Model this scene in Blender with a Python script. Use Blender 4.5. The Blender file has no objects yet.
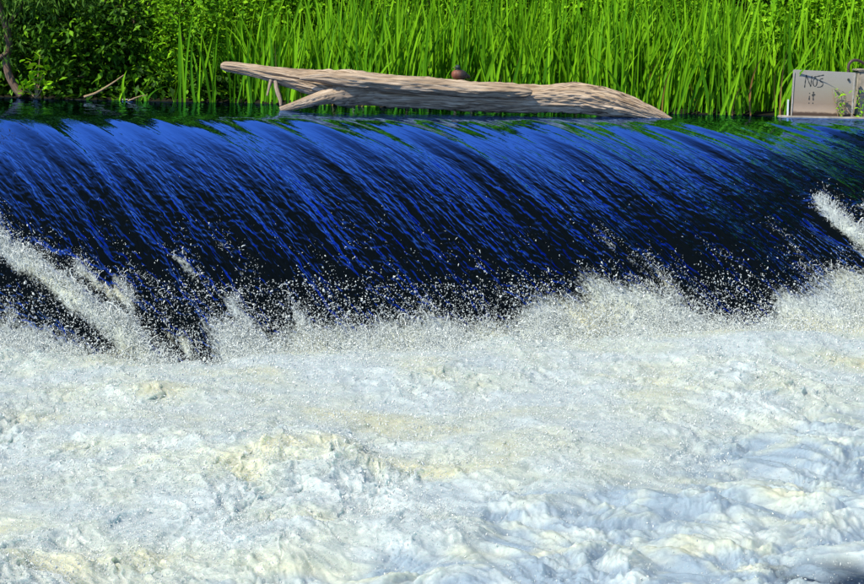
import bpy, math, random
import numpy as np
from mathutils import Matrix, Vector

random.seed(7)
rng = np.random.default_rng(7)
scene = bpy.context.scene
col = scene.collection
R = math.radians

# ------------------------------------------------------------------ camera
FPX, CX, CY = 2028.0, 432.0, 292.0          # focal length in pixels of the 864 x 584 photograph
CAM_H, PITCH, ROLL = 0.75, 6.72, 1.0
cam_data = bpy.data.cameras.new('camera')
cam = bpy.data.objects.new('camera', cam_data)
col.objects.link(cam)
cam_data.sensor_width = 36.0
cam_data.lens = 36.0 * FPX / 864.0
cam_data.clip_start, cam_data.clip_end = 0.1, 3000.0
CM = Matrix.Translation((0, 0, CAM_H)) @ Matrix.Rotation(R(90 - PITCH), 4, 'X') @ Matrix.Rotation(R(ROLL), 4, 'Z')
cam.matrix_world = CM
scene.camera = cam

# ------------------------------------------------------------------ sky, sun, exposure
SUN = Vector((-0.48, -0.46, 0.75)).normalized()      # towards the sun: high, behind the camera's left shoulder
sun_elev = math.asin(SUN.z)
sun_az = math.atan2(SUN.x, SUN.y)                    # from +Y, clockwise
world = bpy.data.worlds.new('World')
scene.world = world
world.use_nodes = True
wn = world.node_tree
sky = wn.nodes.new('ShaderNodeTexSky')
sky.sky_type = 'NISHITA'
sky.sun_disc = False
sky.sun_elevation = sun_elev
sky.sun_rotation = sun_az
sky.altitude = 1500.0
sky.air_density, sky.dust_density, sky.ozone_density = 1.0, 0.0, 6.0
wn.links.new(sky.outputs[0], wn.nodes['Background'].inputs[0])
wn.nodes['Background'].inputs[1].default_value = 0.13
sun_data = bpy.data.lights.new('sun', 'SUN')
sun_data.energy = 4.9
sun_data.angle = R(0.5)
sun_data.color = (1.0, 0.94, 0.80)
sun = bpy.data.objects.new('sun', sun_data)
col.objects.link(sun)
sun.rotation_euler = SUN.to_track_quat('Z', 'Y').to_euler()
scene.view_settings.view_transform = 'Standard'
scene.view_settings.look = 'None'
scene.view_settings.exposure = 0.35
scene.view_settings.gamma = 1.0
scene.cycles.max_bounces = 8
scene.cycles.transparent_max_bounces = 8
scene.cycles.use_denoising = True
scene.cycles.sample_clamp_indirect = 6.0


# ------------------------------------------------------------------ helpers
def at(px, py, Y=None, Z=None):
    """a point of the photograph, taken out to the distance Y or down to the level Z"""
    d = CM.to_3x3() @ Vector(((px - CX) / FPX, -(py - CY) / FPX, -1.0))
    o = Vector((0, 0, CAM_H))
    s = (Y - o.y) / d.y if Y is not None else (Z - o.z) / d.z
    return o + d * s


_perm = np.random.default_rng(3).permutation(256).astype(np.int64)
_perm = np.concatenate([_perm, _perm, _perm])
_ang = np.random.default_rng(4).random(256) * 2 * np.pi
_GX, _GY = np.cos(_ang), np.sin(_ang)
_g3 = np.random.default_rng(5).normal(size=(256, 3))
_g3 /= np.linalg.norm(_g3, axis=1)[:, None]


def n2(x, y, seed=0):
    """2D gradient noise, about -1..1"""
    x = np.asarray(x, float) + seed * 17.31
    y = np.asarray(y, float) + seed * 9.77
    xi, yi = np.floor(x).astype(np.int64), np.floor(y).astype(np.int64)
    xf, yf = x - xi, y - yi
    u = xf * xf * xf * (xf * (xf * 6 - 15) + 10)
    v = yf * yf * yf * (yf * (yf * 6 - 15) + 10)

    def g(i, j, fx, fy):
        h = _perm[_perm[(xi + i) & 255] + ((yi + j) & 255)]
        return _GX[h] * fx + _GY[h] * fy
    a = g(0, 0, xf, yf); b = g(1, 0, xf - 1, yf)
    c = g(0, 1, xf, yf - 1); d = g(1, 1, xf - 1, yf - 1)
    return 1.5 * ((a + (b - a) * u) * (1 - v) + (c + (d - c) * u) * v)


def n3(p, seed=0):
    p = np.asarray(p, float) + seed * 13.7
    pi = np.floor(p).astype(np.int64)
    f = p - pi
    w = f * f * f * (f * (f * 6 - 15) + 10)
    out = 0
    for i in (0, 1):
        for j in (0, 1):
            for k in (0, 1):
                h = _perm[_perm[_perm[(pi[..., 0] + i) & 255] + ((pi[..., 1] + j) & 255)] + ((pi[..., 2] + k) & 255)]
                g = _g3[h]
                dot = g[..., 0] * (f[..., 0] - i) + g[..., 1] * (f[..., 1] - j) + g[..., 2] * (f[..., 2] - k)
                ww = (w[..., 0] if i else 1 - w[..., 0]) * (w[..., 1] if j else 1 - w[..., 1]) * (w[..., 2] if k else 1 - w[..., 2])
                out = out + dot * ww
    return 1.5 * out


def sstep(a, b, x):
    t = np.clip((x - a) / (b - a), 0, 1)
    return t * t * (3 - 2 * t)


def link(name, me, mat=None, parent=None, loc=None):
    o = bpy.data.objects.new(name, me)
    col.objects.link(o)
    if mat is not None and me is not None and not me.materials:
        me.materials.append(mat)
    if parent is not None:
        o.parent = parent
    if loc is not None:
        o.location = loc
    return o


def tag(o, label=None, cat=None, group=None, kind=None):
    if label: o['label'] = label
    if cat: o['category'] = cat
    if group: o['group'] = group
    if kind: o['kind'] = kind
    return o


def empty(name, loc=(0, 0, 0)):
    o = bpy.data.objects.new(name, None)
    o.empty_display_size = 0.1
    col.objects.link(o)
    o.location = loc
    return o


def mesh(name, verts, faces, smooth=True, attrs=None):
    """verts (n,3); faces (m,k) array of one size, or a list of faces; attrs: point attributes"""
    me = bpy.data.meshes.new(name)
    verts = np.asarray(verts, np.float32)
    if isinstance(faces, np.ndarray):
        m, k = faces.shape
        me.vertices.add(len(verts))
        me.vertices.foreach_set('co', verts.ravel())
        me.loops.add(m * k)
        me.loops.foreach_set('vertex_index', faces.astype(np.int32).ravel())
        me.polygons.add(m)
        me.polygons.foreach_set('loop_start', np.arange(0, m * k, k, dtype=np.int32))
        me.update(calc_edges=True)
    else:
        me.from_pydata([tuple(v) for v in verts.tolist()], [], faces)
        me.update()
    me.polygons.foreach_set('use_smooth', np.full(len(me.polygons), smooth, dtype=bool))
    for k, v in (attrs or {}).items():
        v = np.asarray(v, np.float32)
        if v.ndim == 1:
            a = me.attributes.new(k, 'FLOAT', 'POINT'); a.data.foreach_set('value', v)
        else:
            a = me.attributes.new(k, 'FLOAT_VECTOR', 'POINT'); a.data.foreach_set('vector', v.ravel())
    me.update()
    return me


def grid_faces(r, c):
    i = np.arange(r * c).reshape(r, c)
    return np.stack([i[:-1, :-1], i[:-1, 1:], i[1:, 1:], i[1:, :-1]], -1).reshape(-1, 4)


def box_mesh(name, sx, sy, sz, bev=0.006, jitter=0.0):
    import bmesh
    bm = bmesh.new()
    bmesh.ops.create_cube(bm, size=1.0)
    for v in bm.verts:
        v.co = Vector((v.co.x * sx, v.co.y * sy, (v.co.z + 0.5) * sz))
    if bev:
        bmesh.ops.bevel(bm, geom=bm.edges[:], offset=bev, segments=2, affect='EDGES')
    if jitter:
        bmesh.ops.subdivide_edges(bm, edges=[e for e in bm.edges if e.calc_length() > 0.1], cuts=6, use_grid_fill=True)
        for v in bm.verts:
            v.co += Vector((random.uniform(-1, 1), random.uniform(-1, 1), random.uniform(-1, 1))) * jitter
    me = bpy.data.meshes.new(name)
    bm.to_mesh(me)
    bm.free()
    return me


def tube(path, radii, nseg=10, disp=None, squash=1.0):
    """tapered tube round a 3D path; returns verts, faces, grain coordinates"""
    P = np.asarray(path, float)
    n = len(P)
    T = np.gradient(P, axis=0)
    T /= np.linalg.norm(T, axis=1)[:, None] + 1e-9
    up = np.array([0, 0, 1.0]) if abs(T[:, 2]).mean() < 0.8 else np.array([0, 1.0, 0])
    A = np.cross(T, up); A /= np.linalg.norm(A, axis=1)[:, None] + 1e-9
    B = np.cross(A, T)
    th = np.linspace(0, 2 * np.pi, nseg, endpoint=False)
    L = np.concatenate([[0], np.cumsum(np.linalg.norm(np.diff(P, axis=0), axis=1))])
    r = np.asarray(radii, float)[:, None] * np.ones((1, nseg))
    ll = L[:, None] * np.ones((1, nseg)); tt = th[None, :] * np.ones((n, 1))
    if disp is not None:
        r = r + disp(ll, tt, r)
    V = P[:, None, :] + A[:, None, :] * (np.cos(tt) * r)[..., None] + B[:, None, :] * (np.sin(tt) * r * squash)[..., None]
    g = np.stack([ll, np.cos(tt) * 0.5, np.sin(tt) * 0.5], -1)
    i = np.arange(n * nseg).reshape(n, nseg)
    j = np.roll(i, -1, axis=1)
    F = np.stack([i[:-1], j[:-1], j[1:], i[1:]], -1).reshape(-1, 4)
    V = V.reshape(-1, 3); g = g.reshape(-1, 3)
    V = np.concatenate([V, P[:1], P[-1:]]); g = np.concatenate([g, g[:1], g[-1:]])
    a, b = len(V) - 2, len(V) - 1
    c0 = np.stack([np.full(nseg, a), j[0], i[0], i[0]], -1)
    c1 = np.stack([np.full(nseg, b), i[-1], j[-1], j[-1]], -1)
    faces = F.tolist() + [q[:3] for q in c0.tolist()] + [q[:3] for q in c1.tolist()]
    return V, faces, g


def spline(pts, n):
    """Catmull-Rom through rows of pts (any number of columns)"""
    P = np.asarray(pts, float)
    P = np.concatenate([2 * P[:1] - P[1:2], P, 2 * P[-1:] - P[-2:-1]])
    m = len(P) - 3
    t = np.linspace(0, m - 1e-6, n)
    i = t.astype(int); f = (t - i)[:, None]
    a, b, c, d = P[i], P[i + 1], P[i + 2], P[i + 3]
    return 0.5 * (2 * b + (c - a) * f + (2 * a - 5 * b + 4 * c - d) * f ** 2 + (3 * b - a - 3 * c + d) * f ** 3)


# ------------------------------------------------------------------ materials
def new_mat(name):
    m = bpy.data.materials.new(name)
    m.use_nodes = True
    nt = m.node_tree
    return m, nt, nt.nodes['Principled BSDF'], nt.nodes['Material Output']


def N(nt, typ, **kw):
    n = nt.nodes.new(typ)
    for k, v in kw.items():
        if hasattr(n, k):
            setattr(n, k, v)
        else:
            n.inputs[k].default_value = v
    return n


def ramp(nt, stops, src):
    r = nt.nodes.new('ShaderNodeValToRGB')
    e = r.color_ramp.elements
    while len(e) < len(stops):
        e.new(0.5)
    for i, (p, c) in enumerate(stops):
        e[i].position = p
        e[i].color = (*c, 1) if len(c) == 3 else c
    nt.links.new(src, r.inputs[0])
    return r


def attr(nt, name):
    a = nt.nodes.new('ShaderNodeAttribute')
    a.attribute_name = name
    return a


def mapping(nt, src, scale):
    m = nt.nodes.new('ShaderNodeMapping')
    m.inputs['Scale'].default_value = scale
    nt.links.new(src, m.inputs['Vector'])
    return m


def math_node(nt, op, a, b=None, c=None, clamp=False):
    m = nt.nodes.new('ShaderNodeMath')
    m.operation = op
    m.use_clamp = clamp
    for i, v in enumerate((a, b, c)):
        if v is None:
            continue
        if isinstance(v, (int, float)):
            m.inputs[i].default_value = v
        else:
            nt.links.new(v, m.inputs[i])
    return m.outputs[0]


def mat_foliage(name, stops, rough=0.5, trans=0.22, spec=0.08):
    m, nt, bs, out = new_mat(name)
    a = attr(nt, 'rnd')
    oi = nt.nodes.new('ShaderNodeObjectInfo')
    f = math_node(nt, 'FRACT', math_node(nt, 'ADD', a.outputs['Fac'], oi.outputs['Random']))
    r = ramp(nt, stops, f)
    nt.links.new(r.outputs[0], bs.inputs['Base Color'])
    bs.inputs['Roughness'].default_value = rough
    bs.inputs['Specular IOR Level'].default_value = spec
    tr = nt.nodes.new('ShaderNodeBsdfTranslucent')
    hs = N(nt, 'ShaderNodeHueSaturation')
    hs.inputs['Hue'].default_value = 0.485
    hs.inputs['Value'].default_value = 1.3
    nt.links.new(r.outputs[0], hs.inputs['Color'])
    nt.links.new(hs.outputs[0], tr.inputs['Color'])
    mx = nt.nodes.new('ShaderNodeMixShader')
    mx.inputs[0].default_value = trans
    nt.links.new(bs.outputs[0], mx.inputs[1])
    nt.links.new(tr.outputs[0], mx.inputs[2])
    nt.links.new(mx.outputs[0], out.inputs['Surface'])
    return m


M = {}
M['reed'] = mat_foliage('reed_leaf', [(0.0, (0.035, 0.14, 0.003)), (0.3, (0.09, 0.27, 0.004)), (0.6, (0.16, 0.38, 0.006)),
                                     (0.85, (0.21, 0.47, 0.010)), (1.0, (0.05, 0.18, 0.003))], trans=0.12)
M['dry_reed'] = mat_foliage('dry_reed_leaf', [(0.0, (0.42, 0.27, 0.05)), (0.5, (0.30, 0.15, 0.05)), (1.0, (0.50, 0.38, 0.10))], trans=0.2)
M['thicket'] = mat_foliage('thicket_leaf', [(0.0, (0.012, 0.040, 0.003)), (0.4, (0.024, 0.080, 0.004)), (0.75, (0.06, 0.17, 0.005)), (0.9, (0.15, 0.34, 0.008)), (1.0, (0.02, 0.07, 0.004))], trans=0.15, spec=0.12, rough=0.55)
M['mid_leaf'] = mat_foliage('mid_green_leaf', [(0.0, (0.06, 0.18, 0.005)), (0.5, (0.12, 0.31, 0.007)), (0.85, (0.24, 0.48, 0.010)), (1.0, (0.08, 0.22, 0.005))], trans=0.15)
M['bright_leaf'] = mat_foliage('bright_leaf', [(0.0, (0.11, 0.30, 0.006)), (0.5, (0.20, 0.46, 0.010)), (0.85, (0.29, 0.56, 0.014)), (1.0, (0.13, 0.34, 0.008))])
M['willow'] = mat_foliage('willow_leaf', [(0.0, (0.04, 0.11, 0.012)), (0.5, (0.08, 0.19, 0.02)), (1.0, (0.13, 0.26, 0.04))])


def mat_bark(name, c0, c1, c2, scale=(3, 14, 14), bump=0.5):
    m, nt, bs, out = new_mat(name)
    g = attr(nt, 'grain')
    mp = mapping(nt, g.outputs['Vector'], scale)
    no = N(nt, 'ShaderNodeTexNoise'); no.inputs['Scale'].default_value = 2.0
    no.inputs['Detail'].default_value = 8; no.inputs['Roughness'].default_value = 0.65
    nt.links.new(mp.outputs[0], no.inputs['Vector'])
    mp2 = mapping(nt, g.outputs['Vector'], (1.2, 2, 2))
    no2 = N(nt, 'ShaderNodeTexNoise'); no2.inputs['Scale'].default_value = 2.0; no2.inputs['Detail'].default_value = 5
    nt.links.new(mp2.outputs[0], no2.inputs['Vector'])
    f = math_node(nt, 'ADD', math_node(nt, 'MULTIPLY', no.outputs['Fac'], 0.7), math_node(nt, 'MULTIPLY', no2.outputs['Fac'], 0.45))
    r = ramp(nt, [(0.36, c0), (0.53, c1), (0.72, c2)], f)
    mp3 = mapping(nt, g.outputs['Vector'], (0.35, 8, 8))
    no3 = N(nt, 'ShaderNodeTexNoise'); no3.inputs['Scale'].default_value = 2.0; no3.inputs['Detail'].default_value = 3; no3.inputs['Distortion'].default_value = 0.6
    nt.links.new(mp3.outputs[0], no3.inputs['Vector'])
    ck = math_node(nt, 'MULTIPLY', math_node(nt, 'ABSOLUTE', math_node(nt, 'SUBTRACT', no3.outputs['Fac'], 0.5)), 48.0, clamp=True)
    cm = nt.nodes.new('ShaderNodeMix'); cm.data_type = 'RGBA'
    nt.links.new(ck, cm.inputs['Factor']); cm.inputs['A'].default_value = (*(x * 0.6 for x in c0), 1)
    nt.links.new(r.outputs[0], cm.inputs['B'])
    nt.links.new(cm.outputs['Result'], bs.inputs['Base Color'])
    bs.inputs['Roughness'].default_value = 0.85
    bs.inputs['Specular IOR Level'].default_value = 0.2
    b = N(nt, 'ShaderNodeBump'); b.inputs['Strength'].default_value = bump; b.inputs['Distance'].default_value = 0.02
    nt.links.new(math_node(nt, 'ADD', no.outputs['Fac'], math_node(nt, 'MULTIPLY', ck, 0.8)), b.inputs['Height'])
    nt.links.new(b.outputs[0], bs.inputs['Normal'])
    return m


M['driftwood'] = mat_bark('driftwood', (0.085, 0.052, 0.032), (0.34, 0.245, 0.16), (0.62, 0.50, 0.37), scale=(0.8, 22, 22), bump=0.45)
M['bark'] = mat_bark('bark', (0.05, 0.03, 0.02), (0.17, 0.105, 0.065), (0.28, 0.19, 0.13))
M['twig'] = mat_bark('dry_twig', (0.16, 0.10, 0.05), (0.34, 0.23, 0.12), (0.48, 0.36, 0.20))


def mat_solid(name, c, rough=0.6, spec=0.4, noise=0.0, nscale=8.0, metallic=0.0):
    m, nt, bs, out = new_mat(name)
    bs.inputs['Base Color'].default_value = (*c, 1)
    bs.inputs['Roughness'].default_value = rough
    bs.inputs['Specular IOR Level'].default_value = spec
    bs.inputs['Metallic'].default_value = metallic
    if noise:
        tc = nt.nodes.new('ShaderNodeTexCoord')
        no = N(nt, 'ShaderNodeTexNoise'); no.inputs['Scale'].default_value = nscale; no.inputs['Detail'].default_value = 8
        no.inputs['Roughness'].default_value = 0.65
        nt.links.new(tc.outputs['Object'], no.inputs['Vector'])
        r = ramp(nt, [(0.3, tuple(x * (1 - noise) for x in c)), (0.7, tuple(min(1, x * (1 + noise)) for x in c))], no.outputs['Fac'])
        nt.links.new(r.outputs[0], bs.inputs['Base Color'])
        b = N(nt, 'ShaderNodeBump'); b.inputs['Strength'].default_value = 0.35; b.inputs['Distance'].default_value = 0.01
        nt.links.new(no.outputs['Fac'], b.inputs['Height'])
        nt.links.new(b.outputs[0], bs.inputs['Normal'])
    return m


M['soil'] = mat_solid('bank_soil', (0.014, 0.014, 0.007), 0.95, 0.1, 0.5, 4.0)
M['concrete'] = mat_solid('old_concrete', (0.33, 0.29, 0.23), 0.9, 0.2, 0.35, 9.0)
M['paint'] = mat_solid('black_spray_paint', (0.03, 0.035, 0.035), 0.6, 0.3)
M['steel'] = mat_solid('grey_steel', (0.36, 0.34, 0.30), 0.8, 0.15, 0.3, 20)
M['hose'] = mat_solid('brown_hose', (0.075, 0.045, 0.045), 0.5, 0.4)
M['litter_white'] = mat_solid('white_litter', (0.6, 0.62, 0.62), 0.5, 0.4)
M['litter_pink'] = mat_solid('pink_litter', (0.55, 0.08, 0.16), 0.5, 0.4)

# plate of the sluice: grey, tan towards the silt line at the bottom, dark wet foot
m, nt, bs, out = new_mat('weathered_plate')
tc = nt.nodes.new('ShaderNodeTexCoord')
sp = nt.nodes.new('ShaderNodeSeparateXYZ'); nt.links.new(tc.outputs['Object'], sp.inputs[0])
no = N(nt, 'ShaderNodeTexNoise'); no.inputs['Scale'].default_value = 7; no.inputs['Detail'].default_value = 9; no.inputs['Roughness'].default_value = 0.7
nt.links.new(tc.outputs['Object'], no.inputs['Vector'])
h = math_node(nt, 'ADD', sp.outputs['Z'], math_node(nt, 'MULTIPLY', math_node(nt, 'SUBTRACT', no.outputs['Fac'], 0.5), 0.10))
r = ramp(nt, [(0.0, (0.05, 0.03, 0.02)), (0.115, (0.06, 0.035, 0.022)), (0.14, (0.36, 0.27, 0.19)), (0.24, (0.26, 0.195, 0.135)), (0.42, (0.28, 0.25, 0.19)), (0.7, (0.31, 0.30, 0.275))], h)
nt.links.new(r.outputs[0], bs.inputs['Base Color'])
bs.inputs['Roughness'].default_value = 0.7
b = N(nt, 'ShaderNodeBump'); b.inputs['Strength'].default_value = 0.2; b.inputs['Distance'].default_value = 0.01
nt.links.new(no.outputs['Fac'], b.inputs['Height']); nt.links.new(b.outputs[0], bs.inputs['Normal'])
M['plate'] = m


def foam_colour(nt, vec, white=(0.50, 0.56, 0.56)):
    """aerated water: white, pale green-yellow in patches, greyer where it holds fewer bubbles"""
    no = N(nt, 'ShaderNodeTexNoise'); no.inputs['Scale'].default_value = 1.3; no.inputs['Detail'].default_value = 6
    nt.links.new(vec, no.inputs['Vector'])
    r = ramp(nt, [(0.40, white), (0.55, (0.52, 0.56, 0.48)), (0.72, (0.60, 0.58, 0.38))], no.outputs['Fac'])
    mp = mapping(nt, vec, (1.0, 0.7, 1.0))
    n2_ = N(nt, 'ShaderNodeTexNoise'); n2_.inputs['Scale'].default_value = 9; n2_.inputs['Detail'].default_value = 9; n2_.inputs['Roughness'].default_value = 0.7
    n2_.inputs['Distortion'].default_value = 0.8
    nt.links.new(mp.outputs[0], n2_.inputs['Vector'])
    r2 = ramp(nt, [(0.32, (0.78, 0.83, 0.84)), (0.5, (0.98, 1.0, 1.0)), (0.66, (1.22, 1.21, 1.18))], n2_.outputs['Fac'])
    mu = nt.nodes.new('ShaderNodeMix'); mu.data_type = 'RGBA'; mu.blend_type = 'MULTIPLY'
    mu.inputs['Factor'].default_value = 1.0
    nt.links.new(r.outputs[0], mu.inputs['A']); nt.links.new(r2.outputs[0], mu.inputs['B'])
    return mu


# falling sheet: dark glossy river water, foam where the attribute says the water is broken
m, nt, bs, out = new_mat('river_water')
fl = attr(nt, 'flow')
bs.inputs['Base Color'].default_value = (0.002, 0.0035, 0.005, 1)
bs.inputs['Roughness'].default_value = 0.9
bs.inputs['Specular IOR Level'].default_value = 0.0
mp1 = mapping(nt, fl.outputs['Vector'], (6.2, 0.50, 1)); a1 = N(nt, 'ShaderNodeTexNoise'); a1.inputs['Scale'].default_value = 1.0; a1.inputs['Detail'].default_value = 1.2
a1.inputs['Distortion'].default_value = 0.5
nt.links.new(mp1.outputs[0], a1.inputs['Vector'])
mp2 = mapping(nt, fl.outputs['Vector'], (20, 4.2, 1)); a2 = N(nt, 'ShaderNodeTexNoise'); a2.inputs['Scale'].default_value = 1.0; a2.inputs['Detail'].default_value = 1
a2.inputs['Distortion'].default_value = 0.7
nt.links.new(mp2.outputs[0], a2.inputs['Vector'])
ch = attr(nt, 'chop')
hh = math_node(nt, 'ADD', math_node(nt, 'MULTIPLY', a1.outputs['Fac'], math_node(nt, 'MULTIPLY_ADD', ch.outputs['Fac'], 0.024, 0.013)),
               math_node(nt, 'MULTIPLY', a2.outputs['Fac'], math_node(nt, 'MULTIPLY_ADD', ch.outputs['Fac'], 0.026, 0.0)))
bp = N(nt, 'ShaderNodeBump'); bp.inputs['Strength'].default_value = 1.0; bp.inputs['Distance'].default_value = 1.0
nt.links.new(hh, bp.inputs['Height'])
nt.links.new(bp.outputs[0], bs.inputs['Normal'])
gl = nt.nodes.new('ShaderNodeBsdfGlossy'); gl.inputs['Roughness'].default_value = 0.035
gl.inputs['Color'].default_value = (0.22, 0.44, 1.0, 1)  # sky blue put into the gloss colour, so every reflection turns bluer
nt.links.new(bp.outputs[0], gl.inputs['Normal'])
fr = nt.nodes.new('ShaderNodeFresnel'); fr.inputs['IOR'].default_value = 1.33
nt.links.new(bp.outputs[0], fr.inputs['Normal'])
wf = math_node(nt, 'MULTIPLY', math_node(nt, 'SUBTRACT', fr.outputs[0], 0.066, clamp=True), 6.4, clamp=True)
wmix = nt.nodes.new('ShaderNodeMixShader')
nt.links.new(wf, wmix.inputs[0]); nt.links.new(bs.outputs[0], wmix.inputs[1]); nt.links.new(gl.outputs[0], wmix.inputs[2])
fo = attr(nt, 'foam')
mp3 = mapping(nt, fl.outputs['Vector'], (48, 26, 1)); a3 = N(nt, 'ShaderNodeTexNoise'); a3.inputs['Scale'].default_value = 1.0; a3.inputs['Detail'].default_value = 5
a3.inputs['Roughness'].default_value = 0.7
nt.links.new(mp3.outputs[0], a3.inputs['Vector'])
mask = math_node(nt, 'MULTIPLY', math_node(nt, 'SUBTRACT', math_node(nt, 'ADD', fo.outputs['Fac'], a3.outputs['Fac']), 0.95), 3.2, clamp=True)
fb = nt.nodes.new('ShaderNodeBsdfPrincipled')
tc = nt.nodes.new('ShaderNodeTexCoord')
fc = foam_colour(nt, tc.outputs['Object']); nt.links.new(fc.outputs['Result'], fb.inputs['Base Color'])
fb.inputs['Roughness'].default_value = 0.45
bp2 = N(nt, 'ShaderNodeBump'); bp2.inputs['Strength'].default_value = 1.0; bp2.inputs['Distance'].default_value = 0.035
nt.links.new(a3.outputs['Fac'], bp2.inputs['Height']); nt.links.new(bp2.outputs[0], fb.inputs['Normal'])
mx = nt.nodes.new('ShaderNodeMixShader')
nt.links.new(mask, mx.inputs[0]); nt.links.new(wmix.outputs[0], mx.inputs[1]); nt.links.new(fb.outputs[0], mx.inputs[2])
nt.links.new(mx.outputs[0], out.inputs['Surface'])
M['water'] = m

# boiling foam below the fall
m, nt, bs, out = new_mat('whitewater')
tc = nt.nodes.new('ShaderNodeTexCoord')
fc = foam_colour(nt, tc.outputs['Object'])
thin = attr(nt, 'thin')         # 1 where the foam is thin and river water shows through
mixc = nt.nodes.new('ShaderNodeMix'); mixc.data_type = 'RGBA'
nt.links.new(thin.outputs['Fac'], mixc.inputs['Factor'])
nt.links.new(fc.outputs['Result'], mixc.inputs['A'])
mixc.inputs['B'].default_value = (0.29, 0.37, 0.43, 1)
bare = attr(nt, 'bare')
mixd = nt.nodes.new('ShaderNodeMix'); mixd.data_type = 'RGBA'
nt.links.new(bare.outputs['Fac'], mixd.inputs['Factor'])
nt.links.new(mixc.outputs['Result'], mixd.inputs['A'])
mixd.inputs['B'].default_value = (0.02, 0.035, 0.06, 1)
nt.links.new(mixd.outputs['Result'], bs.inputs['Base Color'])
bs.inputs['Roughness'].default_value = 0.28
bs.inputs['Specular IOR Level'].default_value = 0.6
bs.inputs['Subsurface Weight'].default_value = 0.9
bs.inputs['Subsurface Radius'].default_value = (0.05, 0.065, 0.06)
bs.inputs['Subsurface Scale'].default_value = 1.2
rg = attr(nt, 'rough')
v1 = N(nt, 'ShaderNodeTexNoise'); v1.inputs['Scale'].default_value = 26; v1.inputs['Detail'].default_value = 5; v1.inputs['Roughness'].default_value = 0.7
v1.inputs['Distortion'].default_value = 0.7
nt.links.new(tc.outputs['Object'], v1.inputs['Vector'])
bp = N(nt, 'ShaderNodeBump'); bp.inputs['Distance'].default_value = 0.05
nt.links.new(math_node(nt, 'MULTIPLY_ADD', rg.outputs['Fac'], 0.25, 0.2), bp.inputs['Strength'])
nt.links.new(v1.outputs['Fac'], bp.inputs['Height']); nt.links.new(bp.outputs[0], bs.inputs['Normal'])
M['foam'] = m

m, nt, bs, out = new_mat('spray_drops')
bs.inputs['Base Color'].default_value = (0.58, 0.62, 0.60, 1)
bs.inputs['Roughness'].default_value = 0.2
bs.inputs['Specular IOR Level'].default_value = 0.7
M['drops'] = m

# ------------------------------------------------------------------ the weir and its water
YAW, DCREST, SKEW = R(16), 24.0, 0.22        # crest turned away to the right; the flow drifts along it
WH, PT, EXPO = 1.90, 5.8, 1.75                # drop, run from crest to toe, curve of the face
ca, sa = math.cos(YAW), math.sin(YAW)


def to_xy(u, p):
    return u * ca + p * sa, DCREST + u * sa - p * ca


def to_up(X, Y):
    return X * ca + (Y - DCREST) * sa, X * sa - (Y - DCREST) * ca


def profile(p):
    q = np.clip(np.asarray(p) - 0.25, 0, None)
    return -WH * (q / (PT - 0.25)) ** EXPO


def face_up(px, py):
    """(u0, p) where the sight line through a pixel meets the falling sheet"""
    o = Vector((0, 0, CAM_H)); d = at(px, py, Y=1.0) - o
    t = np.linspace(15, 27, 4000)
    X, Y, Z = d.x * t, d.y * t, CAM_H + d.z * t
    u, p = to_up(X, Y)
    k = np.argmax(Z - profile(p) < 0)
    return u[k] - SKEW * p[k], p[k]


# tongues of broken water on the face: (start pixel, end pixel, half width m, strength, bump height m)
TONGUES = [((-20, 236), (120, 345), 0.27, 1.25, 0.10), ((35, 245), (185, 345), 0.24, 0.75, 0.05),
           ((75, 262), (240, 345), 0.42, 0.55, 0.03), ((145, 240), (265, 330), 0.26, 0.58, 0.015),
           ((215, 232), (312, 330), 0.22, 0.62, 0.02), ((590, 222), (685, 305), 0.26, 0.55, 0.015),
           ((640, 250), (720, 310), 0.20, 0.42, 0.03), ((808, 198), (905, 285), 0.22, 1.2, 0.07),
           ((846, 205), (930, 262), 0.22, 0.8, 0.05), ((755, 215), (830, 300), 0.12, 0.42, 0.03),
           ((330, 262), (420, 335), 0.14, 0.42, 0.03), ((690, 235), (770, 300), 0.10, 0.40, 0.02),
           ((480, 268), (540, 320), 0.16, 0.38, 0.02), ((720, 110), (800, 165), 0.03, 0.38, 0.015),
           ((-60, 290), (60, 360), 0.5, 0.7, 0.05)]
TG = [(face_up(*a), face_up(*b), w, s, hgt) for a, b, w, s, hgt in TONGUES]


def broken(u0, p):
    """0..1 how broken the water is, and the height of the bulge, at sheet coordinates"""
    wob = 0.10 * n2(u0 * 1.3, p * 0.8, 31) + 0.05 * n2(u0 * 5, p * 2.5, 32)
    base = sstep(PT - 1.0, PT + 0.15, p + 0.42 * sstep(-3.0, 1.0, u0) - 0.25 * sstep(-1.0, -5.0, u0) + 0.55 * n2(u0 * 0.75, p * 0.35, 33) + 0.30 * n2(u0 * 2.6, p * 1.0, 34))
    f = 0.85 * base
    rag = 0.70 + 0.70 * n2(u0 * 7, p * 1.1, 36) + 0.35 * n2(u0 * 16, p * 4, 37)
    hgt = np.zeros_like(p)
    for (ua, pa), (ub, pb), w, s, hh in TG:
        t = (p - pa) / max(pb - pa, 0.3)
        uc = ua + (ub - ua) * np.clip(t, -0.3, 1.4)
        d = np.abs(u0 + wob - uc) / (w * (0.45 + 0.75 * np.clip(t, 0, 1.3)))
        g = np.exp(-d ** 2 * 1.6) * sstep(-0.12, 0.18, t) * (1 - 0.5 * sstep(0.9, 1.5, t))
        f = np.maximum(f, s * g * np.clip(rag, 0.30 + 0.4 * (s > 0.9), 1.15))
        hgt = np.maximum(hgt, hh * g)
    specks = sstep(2.2, PT - 0.6, p) * (0.26 + 0.16 * n2(u0 * 2.2, p * 0.9, 35))
    f = np.maximum(f, specks)
    return np.clip(f, 0, 1), hgt


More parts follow.
